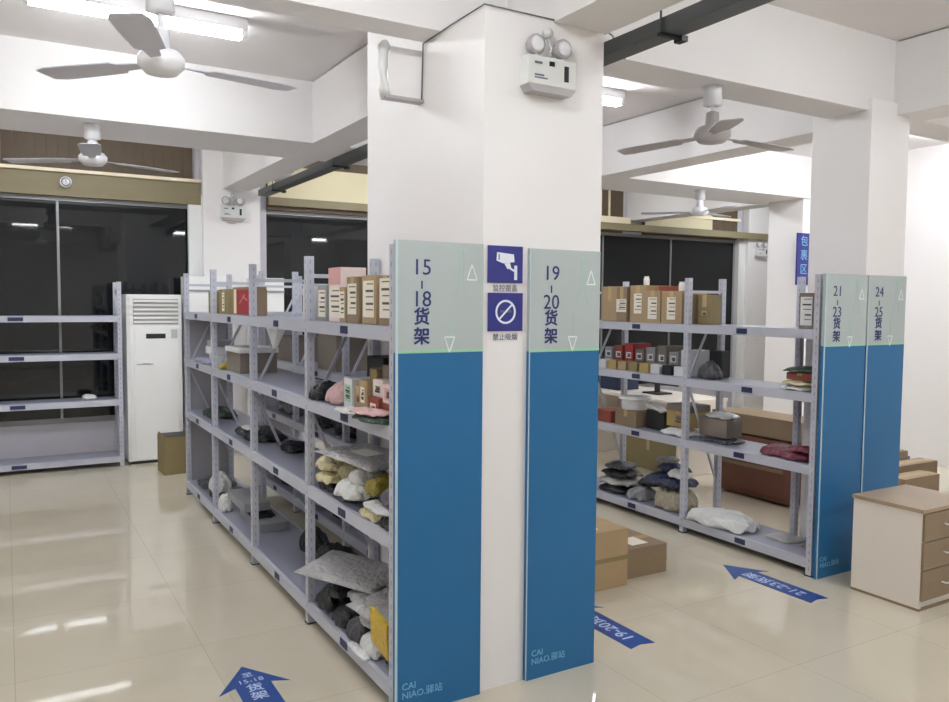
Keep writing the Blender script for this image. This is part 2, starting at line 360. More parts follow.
# ---------------------------------------------------------------- shelf end signs
def end_sign(x0, x1, yf, ztop, zsplit, top_text, label, k=1.0, strip=.009):
    t = thing('shelf_end_sign', label, 'sign', (x0, yf, 0), 0, 'blue and grey rack number panels')
    W = x1-x0
    B(0, W, 0, .022, .0, zsplit).build('blue_board', sign_blue, t)
    B(0, W, 0, .022, zsplit, ztop).build('grey_header', sign_grey, t)
    B(-.002, strip, -.002, .0, 0, ztop).build('left_edge_strip', sign_edge, t)
    B(strip, W, -.0015, 0, zsplit-.004, zsplit+.008).build('green_line', line_m, t)
    H = ztop-zsplit
    a, b_ = top_text
    R = (PI/2, 0, 0); cx = .115*k/1.0
    lettering(a, .09, (cx, -.001, ztop-.108), R, navy_m, t)
    B(cx-.003, cx+.003, -.0016, 0, ztop-.192, ztop-.16).build('dash', navy_m, t)
    lettering(b_, .09, (cx, -.001, ztop-.236), R, navy_m, t)
    lettering('货', .074, (cx, -.001, ztop-.308), R, navy_m, t, bold=.0018)
    lettering('架', .074, (cx, -.001, ztop-.388), R, navy_m, t, bold=.0018)
    def tri(cx, cz, s, d):
        pts = [(cx-s, cz-d*s*1.3), (cx+s, cz-d*s*1.3), (cx, cz+d*s*1.3)]; mb = MB()
        for i in range(3):
            p, q = pts[i], pts[(i+1) % 3]; mb.bar((p[0], -.001, p[1]), (q[0], -.001, q[1]), .002, .006)
        return mb
    tri(W*.86, ztop-.12, .024, 1).build('up_triangle', out_m, t)
    tri(W*.6, ztop-.42, .024, -1).build('down_triangle', out_m, t)
    mb = MB(); g = W*.74
    for x in (g-.008, g+.008): mb.box(x-.001, x+.001, -.001, 0, ztop-.16, ztop-.03)
    mb.box(g-.03, g+.03, -.001, 0, ztop-.03, ztop-.027)
    mb.bar((g-.006, -.0005, ztop-.16), (g-.035, -.0005, ztop-.24), .001, .002); mb.bar((g+.006, -.0005, ztop-.16), (g+.035, -.0005, ztop-.24), .001, .002)
    mb.bar((W*.6, -.0005, ztop-.28), (W*.62, -.0005, ztop-.38), .001, .003)
    mb.build('line_drawing', line_m, t)
    lettering('CAI', .04, (.03, -.001, .118), R, logo_m, t, name='logo_lettering', align='LEFT')
    lettering('NIAO.驿站', .04, (.03, -.001, .08), R, logo_m, t, name='logo_lettering', align='LEFT')
    return t
end_sign(1.338, 1.742, 2.898, 1.945, 1.497, ('15', '18'), 'tall blue and grey sign reading 15-18 at the left')
end_sign(1.98, 2.37, 2.898, 1.937, 1.487, ('19', '20'), 'tall blue and grey sign reading 19-20 on the front pillar', strip=.003)
end_sign(4.30, 4.71, 3.12, 1.892, 1.45, ('21', '23'), 'blue and grey sign reading 21-23 at end of right rack')
end_sign(4.722, 5.125, 3.12, 1.892, 1.45, ('24', '25'), 'blue and grey sign reading 24-25 furthest right')
# pictogram badges on the pillar
t = thing('camera_notice', 'square indigo notice with a white security camera picture', 'notice', (1.773, 2.917, 1.74))
B(0, .178, -.004, 0, .045, .203).build('badge_plate', badge_m, t, bevel=.0015)
mb = MB(); mb.prism([(.045, .175), (.13, .168), (.134, .135), (.075, .128), (.042, .14)], -.0052, -.004, plane='xz')
mb.prism([(.082, .128), (.11, .132), (.118, .108), (.098, .104)], -.0052, -.004, plane='xz'); mb.bar((.11, -.0046, .108), (.135, -.0046, .096), .001, .008)
mb.box(.133, .148, -.0052, -.004, .058, .12); mb.build('camera_picture', print_w, t)
B(.052, .057, -.006, -.0052, .142, .168).build('lens_gap', badge_m, t)
lettering('监控覆盖', .032, (.09, -.001, .02), (PI/2, 0, 0), grey_print, t)
t = thing('no_smoking_notice', 'square indigo notice with a white crossed ring picture', 'notice', (1.775, 2.917, 1.53))
B(0, .178, -.004, 0, .047, .212).build('badge_plate', badge_m, t, bevel=.0015)
mb = MB(); N = 32; ro, ri = .052, .043
for i in range(N):
    a, b2 = 2*PI*i/N, 2*PI*(i+1)/N; q = [(.089+r*math.cos(x), .13+r*math.sin(x)) for r, x in ((ri, a), (ro, a), (ro, b2), (ri, b2))]
    mb.prism(q, -.0052, -.004, plane='xz')
mb.bar((.056, -.0046, .098), (.122, -.0046, .162), .001, .008); mb.build('crossed_ring', print_w, t)
MB().bar((.062, -.0043, .132), (.105, -.0043, .132), .0006, .01).bar((.108, -.0043, .132), (.118, -.0043, .132), .0006, .01).build('cigarette', grey_print, t)
lettering('禁止吸烟', .032, (.09, -.001, .02), (PI/2, 0, 0), grey_print, t)

# ---------------------------------------------------------------- floor arrows
def arrow(x, ytip, label, texts):
    t = thing('floor_arrow', label, 'floor sticker', (x, ytip, 0), 0, 'blue arrow stickers on the floor')
    MB().prism([(0, 0), (-.155, -.235), (-.078, -.2), (-.078, -.72), (0, -.7), (.078, -.72), (.078, -.2), (.155, -.235)], .0005, .002).build('arrow_sheet', decal_m, t)
    for s, size, y, rz, bold in texts: lettering(s, size, (0, y, .0024), (0, 0, rz), decal_t, t, ext=.0003, bold=bold)
arrow(.91, 3.665, 'blue floor arrow at the bottom left beside the near rack', [('至', .05, -.1, 0, 0), ('15-18', .05, -.16, 0, 0), ('货', .075, -.235, 0, .001), ('架', .075, -.315, 0, .001)])
arrow(2.70, 3.64, 'blue floor arrow reading 19-20 partly behind the front pillar', [('19-20货架', .1, -.42, PI/2, .001)])
arrow(4.01, 3.6, 'blue floor arrow reading 21-23 before the right rack', [('21-23货架', .1, -.4, PI/2, .001)])

# ---------------------------------------------------------------- racks
LV = (.09, .712, 1.165, 1.57)
def post(t, x, y, H, sx):
    p = MB(); w = .04
    p.box(x-w/2, x+w/2, y-w/2, y+w/2, .004, H)
    s = p; n = int(H/.05)
    for i in range(n):
        z = .04+i*.05
        s.box(x-w/2-.001, x-w/2, y-.005, y+.001, z, z+.02, 1); s.box(x-.003, x+.003, y-w/2-.001, y-w/2, z, z+.02, 1)
    o = p.build('post', [steel_m, hole_m], t)
    B(x-.025, x+.025, y-.025, y+.025, 0, .006).build('foot_plate', dark_m, o)
def rack(label, x0, x1, ys, H, LV, end_near=False, end_far=False, tags=True, shift=0):
    t = thing('storage_rack', label, 'rack', (x0, ys[0], 0), 0, 'grey steel boltless parcel racks')
    D = x1-x0; Y = [y-ys[0] for y in ys]; r = random.Random(label)
    for y in Y:
        post(t, .02, y, H, -1); post(t, D-.02, y+(shift if y == 0 else 0), H, 1)
        b = MB(); b.box(.04, D-.04, y-.007, y+.007, H-.11, H-.09)
        b.bar((.04, y, 1.15), (D-.04, y, H-.13), .012, .016); b.bar((.04, y+.0, 1.1), (D-.04, y, .36), .012, .016)
        b.build('side_brace', steel_m, t)
    for a, c in zip(Y[:-1], Y[1:]):
        for z in LV:
            for x in (0, D-.02):
                bm_ = MB(); bm_.box(x, x+.02, a+.021, c-.021, z-.03, z+.028)
                bo = bm_.build('beam', steel_m, t)
                if x == 0 and tags:
                    yy = (a+c)/2+r.uniform(-.03, .03)
                    tg = MB().box(-.003, -.0005, yy-.045, yy+.045, z-.018, z+.018).build('shelf_tag', tag_m, bo)
            d = MB(); d.box(.02, D-.02, a+.0, c-.0, z+.018, z+.03)
            for k in range(1, 3): yk = a+(c-a)*k/3; d.box(.02, D-.02, yk-.012, yk+.012, z-.012, z+.018)
            d.build('shelf_deck', deck_m, t)
    if end_far: B(.042, D-.042, Y[-1]+.0, Y[-1]+.006, .11, H-.4).build('end_sheet', side_m, t)
    if end_near: B(.042, D-.042, Y[0]-.006, Y[0], .11, H-.4).build('end_sheet', side_m, t)
    return t
rack('long grey steel rack running back from the 15-18 sign', 1.34, 1.745, (2.945, 4.01, 5.1, 6.21, 7.25), 1.93, LV, False, True)
rack('grey steel rack behind the front pillar, seen through the near rack', 1.975, 2.385, (4.205, 5.13, 6.22, 7.25), 1.93, LV, False, True)
rack('grey steel rack in the right aisle ending at the 21-23 sign', 4.31, 4.70, (3.185, 4.28, 5.37, 6.46), 1.89, (.08, .67, 1.125, 1.52), True, False, True, .4)
t = thing('storage_rack', 'empty grey steel rack standing before the dark left window', 'rack', (1.0, 8.8, 0), 0, 'grey steel boltless parcel racks')
for x in (0, -1.35, -2.7):
    for y in (.02, .36):
        s = B(x-.02, x+.02, y-.02, y+.02, .004, 1.88)
        for i in range(36): s.box(x-.006, x+.002, y-.021, y-.02, .04+i*.05, .062+i*.05, 1)
        s.build('post', [steel_m, hole_m], t)
    MB().box(x-.008, x+.008, .04, .34, 1.77, 1.795).bar((x, .04, 1.15), (x, .34, 1.74), .02, .022).bar((x, .04, 1.1), (x, .34, .36), .02, .022).build('side_brace', steel_m, t)
for x in (0, -1.35):
    for z in (.075, .655, 1.125, 1.505):
        for y in (0, .36):
            bo = B(x-1.33, x-.021, y, y+.02, z-.03, z+.028).build('beam', steel_m, t)
            if y == 0: B(x-.98, x-.85, -.003, -.0005, z-.018, z+.018).build('shelf_tag', tag_m, bo)
        B(x-1.33, x-.021, .02, .36, z+.018, z+.03).build('shelf_deck', deck_m, t)

# ---------------------------------------------------------------- floor-standing things
t = thing('air_conditioner', 'tall white floor-standing air conditioner beside the empty rack', 'air conditioner', (1.335, 8.83, 0))
B(-.27, .27, .0, .33, .03, 1.755).build('cabinet_body', white_m, t, bevel=.008)
B(-.27, -.235, -.006, 0, .03, 1.75).build('left_trim', offw_m, t)
B(-.2, .24, -.012, 0, .05, 1.42).build('front_panel', white_m, t, bevel=.003)
B(-.205, .235, -.004, .0, 1.45, 1.71).build('grille_recess', fang_m, t)
mb = MB()
for i in range(6): mb.box(-.2, .23, -.02, -.004, 1.462+i*.043, 1.482+i*.043)
mb.build('louvres', white_m, t)
B(-.085, .105, -.015, -.012, 1.3, 1.35).build('display_window', dark_m, t)
MB().box(-.18, -.02, -.02, -.012, 1.03, 1.04).box(-.12, -.05, -.018, -.012, 1.036, 1.046).build('handle_slit', fang_m, t)
B(.16, .225, -.013, -.012, 1.3, 1.39).build('energy_label', sign_grey, t)
B(-.25, .25, .01, .31, 0, .03).build('plinth', dark_m, t)

def tallcab(x0, x1, label):
    t = thing('white_cabinet', label, 'cabinet', ((x0+x1)/2, 8.75, 0), 0, 'white cabinets at the window wall'); h = (x1-x0)/2
    B(-h, h, 0, .3, .0, 1.95).build('carcass', white_m, t, bevel=.004)
    B(-h+.03, h-.03, -.012, 0, .06, 1.76).build('door', white_m, t, bevel=.003)
    B(-h, h, -.016, 0, 1.79, 1.81).build('top_trim', greyc_m, t)
tallcab(1.64, 2.12, 'white cabinet right of the air conditioner, seen over the far rack end')
tallcab(2.34, 2.68, 'narrower white cabinet seen between rack posts, left of the black window')

def pedestal():
    t = thing('drawer_pedestal', 'white three-drawer pedestal with oak-look top at lower right', 'drawer unit', (4.345, 2.50, 0))
    B(0, .02, .0, .415, .015, .555).build('side_panel', pedw_m, t)
    B(.5, .52, .0, .415, .015, .555).build('side_panel', pedw_m, t)
    B(.02, .5, .395, .415, .015, .555).build('back_panel', pedw_m, t)
    B(-.008, .53, -.012, .42, .555, .577).build('top', oak_m, t, bevel=.002)
    B(.02, .5, .01, .395, .015, .05).build('bottom_panel', pedw_m, t)
    for z0, z1 in ((.395, .55), (.235, .39), (.06, .23)):
        d = B(.004, .516, -.014, .004, z0, z1).build('drawer', oakd_m, t, bevel=.0015)
        mb = MB().tube([(.19, -.014, z0+.085), (.2, -.035, z0+.08), (.26, -.04, z0+.078), (.32, -.035, z0+.08), (.33, -.014, z0+.085)], .005, 8)
        mb.build('handle', white_m, d)
    B(0, .52, .0, .415, 0, .015).build('plinth', kraft_d, t)
pedestal()

# ---------------------------------------------------------------- parcels
def carton(label, x, y, z, dx, dy, dz, m=kraft_m, rz=0, face=None, name='carton', cat='box', tape=True, group=None):
    """x,y = centre, z = underside"""
    hx, hy = dx/2, dy/2
    o = B(-hx, hx, -hy, hy, 0, dz).build(name, m, loc=(x, y, z), rot=(0, 0, rz), bevel=.003); tag(o, label, cat, group)
    if tape:
        MB().box(-hx-.0012, hx+.0012, -.02, .02, dz, dz+.001).box(-hx-.0012, -hx, -.02, .02, dz*.6, dz+.001).build('packing_tape', tape_m, o)
    if face:
        f, lw, l0, l1 = face[:4]; lm = face[4] if len(face) > 4 else label_m
        r = random.Random(label); mb = MB(); ink = MB()
        if f == 'x':
            mb.box(-hx-.0024, -hx-.0013, -lw/2, lw/2, l0, l1)
            for k in range(5):
                zz = l1-.012-(l1-l0-.02)*k/5; a = r.uniform(.1, .35)*lw; ink.box(-hx-.003, -hx-.0025, -lw/2+.006, a, zz-.005*(1+(k % 2)), zz)
        else:
            mb.box(-lw/2, lw/2, -hy-.0024, -hy-.0013, l0, l1)
            for k in range(5):
                zz = l1-.012-(l1-l0-.02)*k/5; a = r.uniform(.1, .35)*lw; ink.box(-lw/2+.006, a, -hy-.003, -hy-.0025, zz-.005*(1+(k % 2)), zz)
        lo = mb.build('shipping_label', lm, o); ink.build('printed_lines', ink_m, lo)
    return o
def bag(label, x, y, z, lx, ly, h, m, rz=0, tilt=(0, 0), seed=0, name='mailing_bag', cat='parcel', sticker=False, puff=2.2, group=None):
    r = random.Random(label+str(seed)); nx, ny = 22, 20; ph = [r.uniform(0, 6.28) for _ in range(12)]
    fl = .3 if puff >= 8 else 1; e = .9 if puff >= 8 else .5
    vs = []
    def prof(u, v): return max(0, (1-abs(u)**puff))**e*max(0, (1-abs(v)**puff))**e
    for s in (1, -1):
        for j in range(ny+1):
            for i in range(nx+1):
                u = -1+2*i/nx; v = -1+2*j/ny; p = prof(u, v)
                wob = 1+fl*(.14*math.sin(3.1*u+ph[0])*math.cos(2.7*v+ph[1])-.07*abs(math.sin(4.3*u+3.1*v+ph[2]))**.6-.09*abs(math.sin(5.1*v-3.7*u+ph[3]))**.6+.07*math.sin(13*u+7*v+ph[7])+.12)
                co = .0 if puff >= 8 else .13*(u*v)**2
                ex = 1-co-fl*.03*abs(math.sin(4*v+ph[4]))*abs(u)-fl*.012*math.sin(17*v+ph[8]); ey = 1-co-fl*.03*abs(math.sin(4*u+ph[5]))*abs(v)-fl*.012*math.sin(15*u+ph[9])
                zc = h*.22; zz = zc+(p*h*.78*wob if s > 0 else -p*h*.22)+.0015*s
                zz += fl*.16*h*(1-p)*math.sin(7*u+6*v+ph[6])
                vs.append((u*lx/2*ex, v*ly/2*ey, max(zz, .001 if s < 0 else .003)))
    W = nx+1; K = W*(ny+1); fs = []
    for j in range(ny):
        for i in range(nx):
            a = j*W+i; fs.append((a, a+1, a+1+W, a+W)); fs.append((K+a, K+a+W, K+a+1+W, K+a+1))
    ed = [i for i in range(W)]+[j*W+nx for j in range(1, ny+1)]+[ny*W+i for i in range(nx-1, -1, -1)]+[j*W for j in range(ny-1, 0, -1)]
    for q in range(len(ed)): a, b2 = ed[q], ed[(q+1) % len(ed)]; fs.append((a, K+a, K+b2, b2))
    mb = MB(); mb.add(vs, fs, 0, True)
    o = mb.build(name, m, loc=(x, y, z), rot=(tilt[0], tilt[1], rz)); tag(o, label, cat, group)
    if sticker:
        zt = max(v[2] for v in vs)+.0015
        MB().box(-lx*.18, lx*.12, -ly*.14, ly*.14, zt-.002, zt).build('address_label', label_m, o)
    return o

D4 = 1.601   # tops of the decks of the near rack
LO = .035
# --- near rack, top shelf
G = 'cartons on the top shelf of the near rack'
carton('brown carton with tall white label, first beside the 15-18 sign', 1.52, 3.085, D4, .29, .13, 0.207, kraft_d, face=('x', .105, .03, 0.197), group=G)
carton('brown carton with speckled label, second beside the 15-18 sign', 1.52, 3.26, D4, .29, .155, 0.213, kraft_m, face=('x', .12, .03, 0.190), group=G)
carton('brown carton with cream label, third beside the 15-18 sign', 1.46, 3.44, D4, .18, .14, 0.211, kraft_d, face=('x', .105, .04, 0.180), group=G)
carton('slim labelled carton squeezed before the pink-topped box', 1.43, 3.565, D4, .12, .075, 0.165, kraft_m, face=('x', .06, .02, 0.145), group=G)
o = carton('tall pink and white box standing above its neighbours on the top shelf', 1.45, 3.705, D4, .13, .165, .262, palepink_m, face=('x', .14, .02, 0.165), group=G, tape=False)
B(-.0675, -.0655, -.08, .08, .18, .262).build('pink_top_flap', pink_m, o)
carton('pale grey wrapped box left of the tall pink box', 1.49, 3.87, D4, .22, .13, 0.180, greyc_m, face=('x', .1, .02, 0.155), tape=False, group=G)
carton('white wrapped box behind the second post of the near rack', 1.5, 4.13, D4, .22, .15, 0.180, whitec_m, face=('x', .1, .02, 0.145), tape=False, group=G)
bag('grey plastic roll standing upright over the second carton', 1.65, 3.19, D4+.215, .09, .09, .1, p_grey, puff=4)
# third and fourth bay
o = carton('carton with a bright red front on the top shelf', 1.43, 5.46, D4, .1, .5, 0.190, kraft_d, tape=False, group=G)
B(-.0525, -.0505, -.235, .12, .01, .17).build('red_front', red_m, o); B(-.0525, -.0505, .14, .2, .01, .175).build('cream_strip', cream_m, o)
MB().bar((-.054, -.16, .1), (-.054, -.04, .13), .001, .008).bar((-.054, -.1, .14), (-.054, .04, .08), .001, .008).build('pale_squiggle', pink_m, o)
carton('olive brown carton left of the red-fronted carton', 1.52, 5.98, D4, .28, .3, 0.180, kraft_o, face=('x', .07, .02, 0.155, cream_m), group=G)
carton('dark olive carton past the fourth post on the top shelf', 1.52, 6.37, D4, .28, .22, 0.165, kraft_o, face=('x', .12, .06, 0.125, kraft_m), group=G)
# --- near rack, second shelf down (1.16)
D3 = 1.196
G = 'small parcels on the second shelf of the near rack'
carton('low red box at the bottom of the pile nearest the 15-18 sign', 1.49, 3.07, D3, .2, .16, .07, redb_m, group=G, tape=False)
carton('pinkish carton lying on the low red box', 1.49, 3.07, D3+.072, .2, .15, .08, palepink_m, face=('x', .1, .015, .065, pink_m), group=G, tape=False)
carton('small brown carton topping the pile nearest the sign', 1.5, 3.06, D3+.154, .16, .12, .05, kraft_d, group=G, face=('x', .05, .01, .04))
carton('red and cream box second from the 15-18 sign on second shelf', 1.48, 3.22, D3, .2, .11, .085, redb_m, group=G, face=('x', .06, .02, .06, cream_m), tape=False)
carton('pale pink box on the red and cream box', 1.49, 3.22, D3+.087, .18, .11, .075, palepink_m, face=('x', .07, .01, .06, label_m), group=G, tape=False)
carton('dark grey box topping the pale pink box', 1.52, 3.2, D3+.164, .16, .12, .06, kraft_g, group=G, tape=False)
carton('upright kraft carton in the middle of the parcel pile', 1.47, 3.34, D3, .18, .09, .15, kraft_m, face=('x', .045, .05, .12), group=G)
carton('small olive box on top of the upright kraft carton', 1.49, 3.34, D3+.152, .12, .08, .05, kraft_o, group=G, tape=False)
carton('kraft cube with dark mark left of the upright carton', 1.46, 3.44, D3, .12, .1, .115, kraft_m, face=('x', .03, .04, .07, redb_m), group=G)
carton('pale green-white box beside the kraft cube', 1.46, 3.56, D3, .13, .1, .14, whitec_m, face=('x', .07, .03, .11, line_m), group=G, tape=False)
carton('dark olive box at the back behind the kraft cube', 1.66, 3.47, D3, .12, .16, .24, kraft_o, group=G)
carton('black box deep on the shelf behind the white box', 1.65, 3.68, D3, .13, .2, .23, dark_m, group=G, tape=False)
bag('pink and white mailer lying left of the small boxes', 1.46, 3.73, D3, .2, .2, .1, p_pink, group=G)
bag('black pouch at the edge beside the second post', 1.42, 3.91, D3, .18, .14, .085, p_black, group=G)
bag('pale pink flat parcel jutting out near the 15-18 sign', 1.325, 3.13, D3+.03, .11, .24, .02, p_pink, rz=.15, group=G)
bag('dark green flat mailer jutting out under the pale pink parcel', 1.33, 3.11, D3+.002, .12, .26, .026, p_green, group=G)
bag('white flat mailer draped over the shelf edge', 1.34, 3.40, D3+.002, .09, .22, .02, p_white, group=G)
# bays three and four, second shelf
G = 'boxes on the second shelf at the far end of the near rack'
carton('white box at the bottom of the small far stack', 1.54, 6.6, D3, .2, .32, .07, whitec_m, face=('x', .05, .01, .05, ink_m), group=G, tape=False)
carton('white box on top of the small far stack', 1.5, 6.62, D3+.072, .18, .26, .06, whitec_m, group=G, tape=False)
carton('grey box capping the small far stack', 1.5, 6.62, D3+.134, .17, .2, .05, greyc_m, group=G, tape=False)
carton('long white lidded box in the third bay', 1.52, 5.75, D3+.14, .28, .4, .035, whitec_m, group=G, tape=False)
carton('grey-green carton under the long white lid', 1.52, 5.75, D3, .26, .38, .138, kraft_g, group=G, tape=False)
carton('small white tub beside the third post', 1.52, 6.08, D3, .12, .12, .16, whitec_m, group=G, tape=False)
bag('olive pouch lying at the shelf edge before the fourth post', 1.4, 5.97, D3+.0, .12, .12, .05, p_olive, group=G)
bag('lilac plastic sleeve hanging at the far shelf edge', 1.38, 6.68, D3+.0, .09, .5, .035, poly('poly_lilac', (150, 150, 176)), group=G)
mb = MB(); mb.add([(0, -.13, 0), (0, .13, 0), (.01, 0, -.13), (.05, -.13, 0), (.05, .13, 0), (.03, 0, -.13)], [(0, 2, 1), (3, 4, 5), (0, 1, 4, 3), (0, 3, 5, 2), (1, 2, 5, 4)])
tag(mb.build('hanging_cloth', p_white, loc=(1.40, 4.83, 1.538)), 'white pointed cloth hanging under the top shelf in second bay', 'cloth')
# --- near rack, third shelf (0.71)
D2 = .743
G = 'mailing bags on the third shelf of the near rack'
bag('black flat mailer at the bottom left of the padded bags', 1.47, 3.86, D2, .2, .22, .05, p_black, group=G)
bag('black flat mailer in the middle under the white bags', 1.47, 3.62, D2, .22, .22, .05, p_dgrey, group=G)
bag('white bag bulging at the middle front of the shelf', 1.43, 3.5, D2+0.037, .2, .22, 0.080, p_white, rz=.2, group=G)
bag('cream padded bag at lower left of the pile', 1.44, 3.84, D2+.045, .19, .2, .055, p_cream, group=G)
bag('cream padded bag lying second from the top at left', 1.46, 3.85, D2+.105, .22, .22, .075, p_cream, rz=.05, group=G)
bag('pale khaki bag in the middle of the pile', 1.5, 3.65, D2+0.089, .22, .22, 0.080, poly('poly_khaki', (176, 166, 128)), group=G)
bag('bright white rolled bag in front of the grey bag', 1.45, 3.47, D2+0.104, .16, .12, 0.080, p_white, group=G)
bag('olive yellow bag beside the grey bags', 1.45, 3.27, D2+0.096, .16, .13, 0.080, p_olive, group=G)
bag('grey bag behind the olive yellow bag', 1.62, 3.37, D2+.074, .16, .3, .1, p_grey, group=G)
bag('purple-grey bag at the right end of the pile', 1.5, 3.1, D2+0.074, .24, .2, 0.096, poly('poly_mauve', (104, 96, 112)), group=G)
bag('large shiny beige mailer on top of the whole pile', 1.5, 3.56, D2+.205, .3, .6, .022, p_silver, rz=.1, tilt=(0, -.03), group=G, sticker=True, puff=9)
bag('white flat mailer sticking out right of the pile', 1.46, 3.16, D2+0.052, .24, .3, 0.024, p_white, group=G)
bag('black bag at the front edge nearest the 15-18 sign', 1.42, 3.05, D2+0.000, .14, .14, 0.056, p_black, group=G)
bag('cream crumpled mailer at the shelf edge before the black bags', 1.41, 3.24, D2, .13, .2, .05, p_cream, group=G)
bag('flat black mailer under the crumpled cream one', 1.54, 3.3, D2, .12, .3, .055, p_black, group=G)
G = 'dark parcels on the third shelf further back'
bag('flat black bag on the third shelf in third bay', 1.54, 5.6, D2, .28, .6, .06, p_black, group=G)
bag('small white sheet on the flat black bag', 1.47, 5.62, D2+.06, .1, .2, .015, p_white, group=G)
bag('black bag on the third shelf just before the third post', 1.6, 4.95, D2, .2, .22, .06, p_black, group=G)
bag('dark green box-shaped bag at the far end of third shelf', 1.52, 6.75, D2, .24, .4, .07, p_green, group=G)
bag('black curled strap bag on the third shelf in second bay', 1.64, 4.25, D2, .12, .2, .09, p_black, group=G)
# --- near rack, bottom shelf (0.11)
D1 = .121
G = 'mailing bags on the bottom shelf of the near rack'
for i, (x, y, lx, ly, z, h, m_, rz, tl, lab) in enumerate([
    (1.43, 3.86, .15, .22, 0, .105, p_black, 0, (0, 0), 'black crumpled bag at the left end of the bottom shelf'),
    (1.61, 3.86, .14, .22, 0, .12, p_dgrey, 0, (0, 0), 'dark grey bag behind the left black bag on the bottom shelf'),
    (1.43, 3.62, .16, .19, 0, .1, p_black, 0, (0, 0), 'black glossy bag below the large silver mailer'),
    (1.61, 3.63, .15, .2, 0, .13, p_navy, 0, (0, 0), 'navy bag tucked behind the black bags on the bottom shelf'),
    (1.45, 3.74, .17, .18, .108, .07, p_black, 0, (0, 0), 'black bag stacked second under the large silver mailer'),
    (1.43, 3.43, .16, .16, 0, .1, p_dgrey, .05, (0, 0), 'dark grey bag under the grey mailer at the shelf edge'),
    (1.62, 3.37, .14, .22, 0, .11, p_black, 0, (0, 0), 'black bag at the back under the grey mailer'),
    (1.42, 3.25, .14, .17, 0, .095, p_white, .1, (0, 0), 'white and grey printed bag at the front edge of the bottom shelf'),
    (1.45, 3.07, .1, .15, 0, .1, p_dgrey, .2, (0, 0), 'dark bag at the foot of the yellow envelope'),
    (1.6, 3.1, .2, .2, 0, .13, p_black, 0, (0, 0), 'black bag in the corner behind the yellow envelope'),
    (1.345, 3.3, .05, .22, .0, .01, p_white, .0, (0, 0), 'flat white slip on the edge of the bottom shelf'),
    (1.5, 3.53, .22, .16, .15, .04, p_silver, 0, (0, 0), 'crumpled silver bag between the two big mailers')]):
    bag(lab, x, y, D1+z, lx, ly, h, m_, rz, tl, i, group=G)
bag('large shiny silver mailer on top at the bottom shelf', 1.47, 3.71, D1+.225, .3, .5, .02, p_silver, rz=.5, tilt=(.03, -.12), group=G, puff=10)
bag('wide dull grey mailer resting below the silver one', 1.5, 3.26, D1+.185, .3, .36, .022, p_silver, rz=.15, tilt=(.05, -.12), group=G, puff=8)
bag('grey folded mailer between the wide grey mailer and dark bags', 1.47, 3.27, D1+.115, .22, .26, .045, p_silver, rz=0, group=G)
o = B(-.01, .01, -.085, .085, 0, .17).build('padded_envelope', p_yel, loc=(1.365, 3.1, D1+.08), rot=(.18, -.12, 0), bevel=.004); tag(o, 'yellow padded envelope leaning beside the 15-18 sign', 'envelope', G)
G = 'parcels on the bottom shelf further back'
bag('black curved bag at the back of the second bay bottom shelf', 1.6, 4.25, D1, .2, .3, .2, p_black, rz=.5, group=G)
bag('black bag half way along the bottom shelf in second bay', 1.64, 4.75, D1, .14, .3, .16, p_black, group=G)
carton('long low grey carton in the third bay bottom shelf', 1.56, 5.62, D1, .2, .55, .06, greyc_m, group=G, tape=False)
carton('grey-green carton lying on the long low grey carton', 1.5, 5.8, D1+.1, .18, .5, .06, greyc_m, group=G, tape=False)
bag('dark flat mailer between the two grey cartons', 1.54, 5.7, D1+.063, .17, .48, .026, p_black, group=G)
bag('white bag on the bottom shelf at the third post', 1.4, 6.07, D1, .1, .14, .13, p_white, group=G)
bag('white crumpled bag beyond the fourth post near floor', 1.46, 6.5, D1+.055, .16, .26, .14, p_white, group=G)
bag('black flat mailer under the far white crumpled bag', 1.54, 6.5, D1, .3, .5, .05, p_black, group=G)
bag('black flat mailer at the very far end of the bottom shelf', 1.54, 6.98, D1, .3, .4, .05, p_dgrey, group=G)
# --- middle rack seen through the near rack
G = 'dark goods in the rack behind the front pillar'
for (x, y, z, dx, dy, dz, m_, lab) in [
    (2.18, 4.6, D3, .3, .5, .16, kraft_g, 'grey-brown carton on second shelf of the rack behind the pillar'),
    (2.18, 5.6, D3, .3, .4, .3, kraft_g, 'grey brown carton on second shelf in middle of the rear rack'),
    (2.18, 6.7, D3, .3, .6, .2, kraft_g, 'grey carton at the far end of second shelf in rear rack'),
    (2.18, 4.9, D2, .28, .3, .13, greyc_m, 'grey carton on third shelf of the rack behind the pillar')]:
    carton(lab, x, y, z, dx, dy, dz, m_, group=G, tape=False)
for (x, y, z, lx, ly, h, m_, lab) in [
    (2.18, 5.35, D2, .3, .4, .18, p_black, 'black bag on third shelf of the rear rack beside its post'),
    (2.18, 5.85, D2, .3, .4, .12, p_black, 'flat black bag left of the post in rear rack third shelf'),
    (2.18, 6.7, D2, .3, .6, .12, p_dgrey, 'dark grey bag at the far end of the rear rack third shelf'),
    (2.18, 4.6, D1, .3, .5, .2, p_navy, 'navy bag on the bottom shelf of the rack behind the pillar'),
    (2.18, 5.4, D1, .3, .4, .22, p_black, 'black bag on the bottom shelf of the rear rack, middle'),
    (2.18, 5.85, D1, .3, .4, .18, p_grey, 'grey bag on the bottom shelf of the rear rack beside black bag'),
    (2.18, 6.75, D1, .3, .7, .15, p_black, 'long black bag on the bottom shelf at far end of rear rack')]:
    bag(lab, x, y, z, lx, ly, h, m_, group=G)
